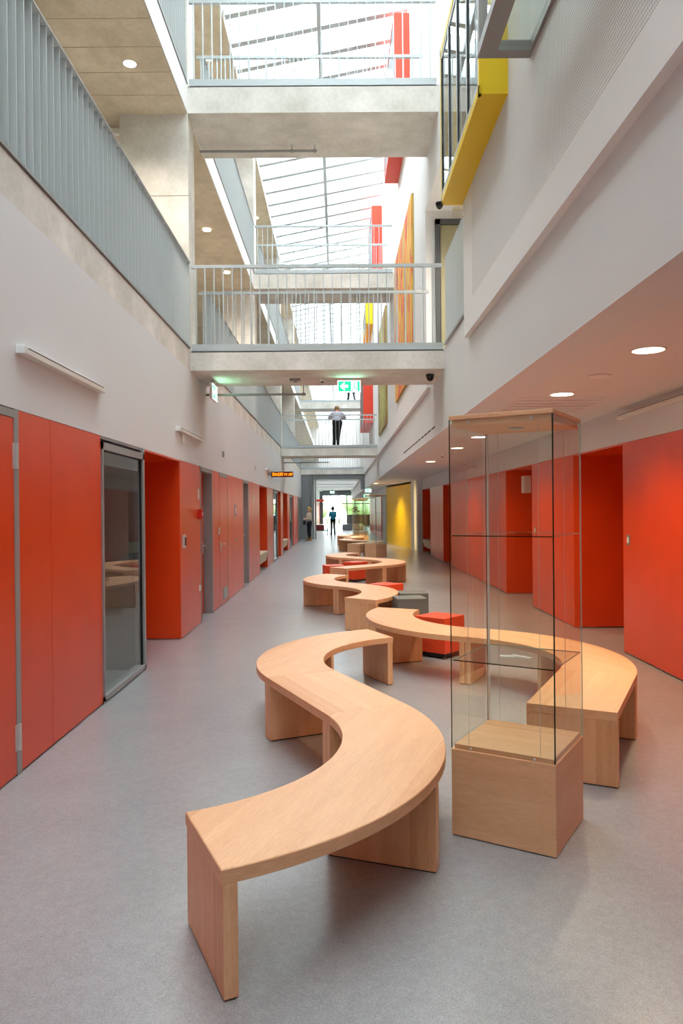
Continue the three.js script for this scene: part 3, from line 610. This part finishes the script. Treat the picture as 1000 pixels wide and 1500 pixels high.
fitting('lock_plate', 'small steel lock plate on the seamed red panel', 'lock', XL, 1.0, -13.85, 0.05, 0.05, 0.02, M.chrome, 1);
fitting('wall_sensor', 'tiny grey sensor on the plaster above the lever door', 'sensor', XL, 2.47, -12.35, 0.05, 0.1, 0.03, M.frame, 1);
fitting('wall_sensor', 'tiny white sensor on the plaster before the dot-matrix sign', 'sensor', XL, 2.5, -17.2, 0.06, 0.1, 0.03, M.white, 1);
fitting('sensor_box', 'small white box below the second linear wall light', 'box', XL, 2.42, -9.1, 0.08, 0.1, 0.03, M.plastic, 1);
fitting('light_switch', 'grey switch plate on the near right red panel', 'switch', XR, 1.2, -7.74, 0.07, 0.1, 0.01, M.frame, -1, ['rocker', M.plastic, 0.55]);
fitting('light_switch', 'grey switch plate on the second right red panel', 'switch', XR, 1.2, -11.4, 0.07, 0.1, 0.01, M.frame, -1, ['rocker', M.plastic, 0.55]);
fitting('wall_dispenser', 'white dispenser box inside the second right recess', 'dispenser', XR + 0.35, 1.95, -13.1, 0.2, 0.3, 0.12, M.plastic, -1);

// ───────────── far end ─────────────
const endW = setting('window_5', 'end wall of large windows with dark mullions', 'window');
{
  const x0 = -1.6, x1 = 8.6, y1 = 2.95;
  mesh('window_frame', [bx(-1.9, x0, 0, 3.4, ZE, ZE - 0.1), bx(x0, x1, y1, 3.5, ZE, ZE - 0.1)], M.darkFrame, endW);
  for (let i = 0; i <= 12; i++) mesh('mullion', bx(x0 + i * 0.85 - 0.05, x0 + i * 0.85 + 0.05, 0, y1, ZE, ZE - 0.1), M.darkFrame, endW);
  mesh('transom', bx(x0, x1, 2.06, 2.15, ZE + 0.001, ZE - 0.1), M.darkFrame, endW);
  for (let i = 0; i < 12; i++) for (const [a, b] of [[0.02, 2.06], [2.15, y1]]) { const g = new THREE.PlaneGeometry(0.75, b - a); g.translate(x0 + 0.425 + i * 0.85, (a + b) / 2, ZE - 0.05); mesh('pane', g, M.glass, endW); }
}
settingMesh('wall_end', 'white upper wall over the end windows', 'wall', bx(-5.2, 9, 3.4, 11.2, ZE, ZE - 0.2), M.whiteWall);
settingMesh('wall_foyer', 'right wall of the far foyer', 'wall', bx(8.8, 9, 0, SOF, -52, ZE), M.plaster);
settingMesh('wall_foyer', 'end wall closing the rooms behind the far red panels', 'wall', bx(2.5, 9, 0, SOF, -51.8, -52), M.plaster);
{ const t = thing('reception_counter', 'dark grey counter standing before the end windows', 'counter'); mesh('body', bx(0.9, 5.4, 0, 0.95, -70, -70.7), M.portal, t); mesh('counter_top', bx(0.85, 5.45, 0.95, 1.0, -69.9, -70.8), M.darkFrame, t);
  const f = thing('flower_vase', 'white flowers with dark leaves on the far counter', 'flowers', null, [1.7, 1.0, -70.3]); mesh('vase', cyl(0.09, 0.2, 0, 0.1, 0, 'y', 14, 0.12), M.white, f);
  const lv = []; for (let i = 0; i < 14; i++) { const g = new THREE.SphereGeometry(0.12, 8, 6).scale(1, 0.5, 1); g.translate((rnd() - 0.5) * 0.5, 0.3 + rnd() * 0.4, (rnd() - 0.5) * 0.4); lv.push(g); } mesh('leaves', lv, std(0x24351f, 0.7), f); }
for (const [x, m, l] of [[0.7, M.portal, 'grey'], [1.5, M.wood, 'beech']]) { const t = thing('low_box', `low ${l} box seat in front of the far counter`, 'box'); mesh('body', rbx(x - 0.38, x + 0.38, 0.03, 0.42, -55, -55.6, 0.01), m, t); mesh('plinth', bx(x - 0.34, x + 0.34, 0, 0.03, -55.04, -55.56), M.black, t); }
single('hanging_sign', 'orange hanging sign in the far hall', 'sign', rbx(-1.88, -1.2, 2.2, 2.42, -66, -66.05, 0.004), M.orange);
// outside: lawn and trees
settingMesh('ground_outside', 'grass outside the end windows', 'ground', bx(-40, 50, -0.4, -0.15, ZE - 0.5, -130), std(0x7d9150, 0.9));
for (const [i, [x, z, r]] of [[2.4, -93, 2.4], [8.3, -98, 2.9], [-3.6, -97, 2.6], [14, -94, 2.6]].entries()) {
  const t = thing('tree', ['round green tree outside opposite the counter flowers', 'largest green tree outside the end windows', 'green tree outside behind the end door', 'green tree outside at the edge of the foyer'][i], 'tree', 'trees outside the end windows', [x, -0.15, z]);
  mesh('trunk', cyl(0.16, 1.6, 0, 0.8, 0, 'y', 10, 0.11), std(0x5a4a38, 0.9), t);
  const cr = []; for (let k = 0; k < 26; k++) { const g = new THREE.IcosahedronGeometry(r * (0.25 + rnd() * 0.2), 1), a = rnd() * 6.28, q = rnd(); g.translate(Math.cos(a) * r * 0.65 * q, 1.3 + rnd() * r * 0.7, Math.sin(a) * r * 0.65 * q); cr.push(g); }
  mesh('crown', cr, std(0x8e9a76, 0.9), t);
}

// ───────────── people ─────────────
function person(label, pos, turn, bones, pal) {
  const lo = [1e9, 1e9, 1e9], hi = [-1e9, -1e9, -1e9];
  for (const [a, b, ra, rb] of bones) for (let k = 0; k < 3; k++) { lo[k] = Math.min(lo[k], a[k] - ra, b[k] - rb); hi[k] = Math.max(hi[k], a[k] + ra, b[k] + rb); }
  const c = lo.map((v, k) => (v + hi[k]) / 2), hs = lo.map((v, k) => (hi[k] - v) / 2 + 0.06), N = 72;
  const d2 = (p, [a, b, ra, rb]) => { const ab = [b[0] - a[0], b[1] - a[1], b[2] - a[2]], ap = [p[0] - a[0], p[1] - a[1], p[2] - a[2]], L = ab[0] ** 2 + ab[1] ** 2 + ab[2] ** 2 || 1e-9, t = Math.max(0, Math.min(1, (ap[0] * ab[0] + ap[1] * ab[1] + ap[2] * ab[2]) / L)); return Math.hypot(ap[0] - ab[0] * t, ap[1] - ab[1] * t, ap[2] - ab[2] * t) - (ra + (rb - ra) * t); };
  const mc = new MarchingCubes(N, new THREE.MeshBasicMaterial(), false, false, 60000); mc.isolation = 0;
  const half = N / 2, K = 0.022;
  for (let z = 0; z < N; z++) for (let y = 0; y < N; y++) for (let x = 0; x < N; x++) {
    const p = [c[0] + (x - half) / half * hs[0], c[1] + (y - half) / half * hs[1], c[2] + (z - half) / half * hs[2]];
    let s = 1e9; for (const bn of bones) { const d = d2(p, bn); if (d > s + 0.1) continue; const h = Math.max(K - Math.abs(d - s), 0) / K; s = Math.min(s, d) - h * h * K * 0.25; }
    mc.field[x + y * N + z * N * N] = -s;
  }
  mc.update();
  const n = mc.count, P = new Float32Array(n * 3), C = new Float32Array(n * 3);
  for (let i = 0; i < n; i++) {
    const p = [0, 1, 2].map((k) => c[k] + mc.positionArray[i * 3 + k] * hs[k]); P.set(p, i * 3);
    let bi = 0, bd = 1e9; bones.forEach((b, j) => { const d = d2(p, b); if (d < bd) { bd = d; bi = j; } }); const col = pal[bones[bi][4]]; C.set([col.r, col.g, col.b], i * 3);
  }
  const g = new THREE.BufferGeometry(); g.setAttribute('position', new THREE.BufferAttribute(P, 3)); g.setAttribute('color', new THREE.BufferAttribute(C, 3)); g.computeVertexNormals();
  const t = thing('person', label, 'person', null, pos, turn); mesh('body', g, std(0xffffff, 0.8, { vertexColors: true }), t); return t;
}
const col = (h) => new THREE.Color(h);
// facing +z by default; S = scale to height
function standing(o = {}) {
  const s = o.s ?? 1, B = [], add = (a, b, ra, rb, c) => B.push([a.map((v) => v * s), b.map((v) => v * s), ra * s, rb * s, c]);
  const lx = o.stance ?? 0.09, hx = 0.085;
  for (const k of [-1, 1]) {
    const kz = k > 0 ? o.kneeR ?? 0.02 : o.kneeL ?? 0.02, fz = k > 0 ? o.footR ?? 0 : o.footL ?? 0;
    add([hx * k, 0.93, 0], [(hx + lx) / 2 * k, 0.5, kz], 0.085, 0.06, 'legs'); add([(hx + lx) / 2 * k, 0.5, kz], [lx * k, 0.12, fz - 0.02], 0.06, 0.045, 'legs');
    add([lx * k, 0.22, fz - 0.02], [lx * k, 0.06, fz - 0.02], 0.05, 0.045, 'shoes'); add([lx * k, 0.04, fz - 0.03], [lx * k * 1.08, 0.035, fz + 0.14], 0.042, 0.034, 'shoes');
    const sh = [0.17 * k, 1.4, 0], el = k > 0 ? o.elR ?? [0.22, 1.13, -0.03] : o.elL ?? [-0.22, 1.13, -0.03], ha = k > 0 ? o.haR ?? [0.2, 0.9, 0.08] : o.haL ?? [-0.2, 0.9, 0.08];
    add(sh, el, 0.055, 0.045, 'top'); add(el, ha, 0.043, 0.032, 'top');
    const dir = ha.map((v, i) => v - el[i]), L = Math.hypot(...dir), u = dir.map((v) => v / L);
    add(ha, ha.map((v, i) => v + u[i] * 0.08), 0.036, 0.03, 'skin');
    for (let f = 0; f < 4; f++) { const q = ha.map((v, i) => v + u[i] * 0.08 + (i === 2 ? (f - 1.5) * 0.018 : 0)); add(q, q.map((v, i) => v + u[i] * (0.07 - Math.abs(f - 1.3) * 0.01)), 0.01, 0.008, 'skin'); }
    add(ha.map((v, i) => v + u[i] * 0.04), ha.map((v, i) => v + u[i] * 0.09 + (i === 2 ? 0.045 : 0)), 0.012, 0.009, 'skin');
  }
  add([-0.06, 0.95, 0], [0.06, 0.95, 0], 0.12, 0.12, 'legs'); add([0, 1.0, 0], [0, 1.22, 0], 0.135, 0.135, 'top'); add([-0.09, 1.28, 0], [0.09, 1.28, 0], 0.115, 0.115, 'top'); add([-0.13, 1.38, 0], [0.13, 1.38, 0], 0.07, 0.07, 'top');
  add([0, 1.42, -0.01], [0, 1.52, 0.01], 0.055, 0.05, 'skin'); add([0, 1.6, 0.015], [0, 1.65, 0], 0.08, 0.09, 'skin'); add([0, 1.54, 0.05], [0, 1.56, 0.045], 0.04, 0.05, 'skin'); add([0, 1.605, 0.1], [0, 1.585, 0.115], 0.012, 0.016, 'skin');
  for (const k of [-1, 1]) add([0.088 * k, 1.61, 0], [0.09 * k, 1.58, 0], 0.018, 0.014, 'skin');
  add([0, 1.66, -0.025], [0, 1.68, 0.01], 0.098, 0.09, 'hair'); add([0, 1.6, -0.05], [0, o.hairLow ?? 1.57, -0.055], 0.085, 0.06, 'hair');
  return B;
}
// woman by the left wall, turned to the wall
person('person in beige top, dark trousers and tan boots standing at left wall', [-1.42, 0, -36.9], -1.1, standing({ s: 0.95, hairLow: 1.48, elR: [0.22, 1.14, 0.02], haR: [0.1, 1.16, 0.2], elL: [-0.22, 1.14, 0.02], haL: [-0.1, 1.12, 0.2] }), { legs: col(0x161a26), shoes: col(0x9a6a34), top: col(0xcdbba6), skin: col(0xd6a58a), hair: col(0xb8924e) });
single('shoulder_bag', 'small dark bag hanging by the person in beige', 'bag', rbx(-1.72, -1.6, 0.78, 1.0, -36.8, -36.95, 0.02), M.black);
// person with a trolley
person('person in teal jacket and black trousers pushing a trolley', [-0.3, 0, -44.3], Math.PI + 0.25, standing({ s: 0.97, stance: 0.08, footR: 0.1, footL: -0.12, elR: [0.2, 1.14, 0.1], haR: [0.16, 1.0, 0.32], elL: [-0.2, 1.14, 0.1], haL: [-0.16, 1.0, 0.32] }), { legs: col(0x0d0d10), shoes: col(0x1a1a1a), top: col(0x0a7f95), skin: col(0xc99878), hair: col(0x1a1411) });
{ const t = thing('trolley', 'small trolley with a dark red crate being pushed along', 'trolley', null, [-1.08, 0, -44.6]);
  mesh('crate', [bx(-0.25, 0.25, 0.3, 0.33, -0.3, 0.3), bx(-0.25, 0.25, 0.33, 0.6, -0.3, -0.28), bx(-0.25, 0.25, 0.33, 0.6, 0.28, 0.3), bx(-0.25, -0.23, 0.33, 0.6, -0.28, 0.28), bx(0.23, 0.25, 0.33, 0.6, -0.28, 0.28)], std(0x7a1f22, 0.6), t);
  mesh('shelf', bx(-0.3, 0.5, 0.26, 0.3, -0.32, 0.32), std(0x2c5a44, 0.6), t);
  for (const [x, z] of [[-0.26, -0.28], [-0.26, 0.28], [0.45, -0.28], [0.45, 0.28]]) { const l = mesh('leg', bx(x - 0.015, x + 0.015, 0.07, 0.27, z - 0.015, z + 0.015), M.frame, t); mesh('wheel', cyl(0.04, 0.03, x, 0.04, z, 'x', 14), M.black, l); }
  mesh('handle', [cyl(0.014, 0.75, 0.45, 0.65, -0.28, 'y', 8), cyl(0.014, 0.75, 0.45, 0.65, 0.28, 'y', 8), cyl(0.014, 0.58, 0.45, 1.02, 0, 'z', 8)], M.dark, t); }
// man leaning on the rear railing of the first-floor bridge, back to us
{
  const B = [], add = (a, b, ra, rb, c) => B.push([a, b, ra, rb, c]);
  for (const k of [-1, 1]) {
    const fx = k > 0 ? 0.07 : 0.02;
    add([0.085 * k, 0.88, 0.05], [0.05 * k + fx * 0.5, 0.48, 0.02], 0.095, 0.068, 'legs'); add([0.05 * k + fx * 0.5, 0.48, 0.02], [fx + 0.045 * k, 0.1, 0.0], 0.066, 0.05, 'legs'); add([fx + 0.045 * k, 0.045, -0.02], [fx + 0.06 * k, 0.04, 0.14], 0.045, 0.036, 'shoes');
    add([0.17 * k, 1.26, 0.3], [0.28 * k, 1.14, 0.42], 0.06, 0.048, 'top'); add([0.28 * k, 1.14, 0.42], [0.22 * k + (k > 0 ? 0.03 : 0.1), 1.16, 0.62], 0.042, 0.034, 'skin');
    for (let f = 0; f < 4; f++) add([0.2 * k + f * 0.018, 1.16, 0.62], [0.18 * k + f * 0.018, 1.13, 0.7], 0.011, 0.009, 'skin');
    add([0.2 * k, 1.17, 0.62], [0.15 * k, 1.18, 0.66], 0.012, 0.01, 'skin');
  }
  add([-0.05, 0.92, 0.03], [0.05, 0.92, 0.03], 0.13, 0.13, 'legs'); add([0, 0.98, 0.06], [0, 1.16, 0.2], 0.15, 0.15, 'top'); add([-0.1, 1.22, 0.26], [0.1, 1.22, 0.26], 0.12, 0.12, 'top');
  add([0, 1.32, 0.33], [0, 1.38, 0.38], 0.06, 0.055, 'skin'); add([0, 1.42, 0.42], [0, 1.44, 0.44], 0.09, 0.09, 'skin'); add([0, 1.47, 0.4], [0, 1.48, 0.44], 0.092, 0.085, 'hair');
  for (const k of [-1, 1]) add([0.09 * k, 1.42, 0.42], [0.092 * k, 1.4, 0.42], 0.018, 0.014, 'skin');
  person('person in grey shirt leaning on the bridge railing, seen from behind', [0.0, L1, -25.95], Math.PI, B, { legs: col(0x0d0d0f), shoes: col(0x2a2420), top: col(0x9a98a4), skin: col(0xc48a66), hair: col(0x8a6a48) });
}
person('person in dark trousers standing on the far second-floor bridge', [0.75, L2, -38.8], Math.PI, standing({ s: 1.02, stance: 0.17, footR: 0.05, footL: -0.05 }), { legs: col(0x141821), shoes: col(0x0c0c0c), top: col(0x3a3f4a), skin: col(0xc99878), hair: col(0x2a2018) });

scene.traverse((o) => { if (o.isMesh) { o.castShadow = true; o.receiveShadow = true; } if (o.isSpotLight) o.castShadow = true; });
renderer.render(scene, camera);
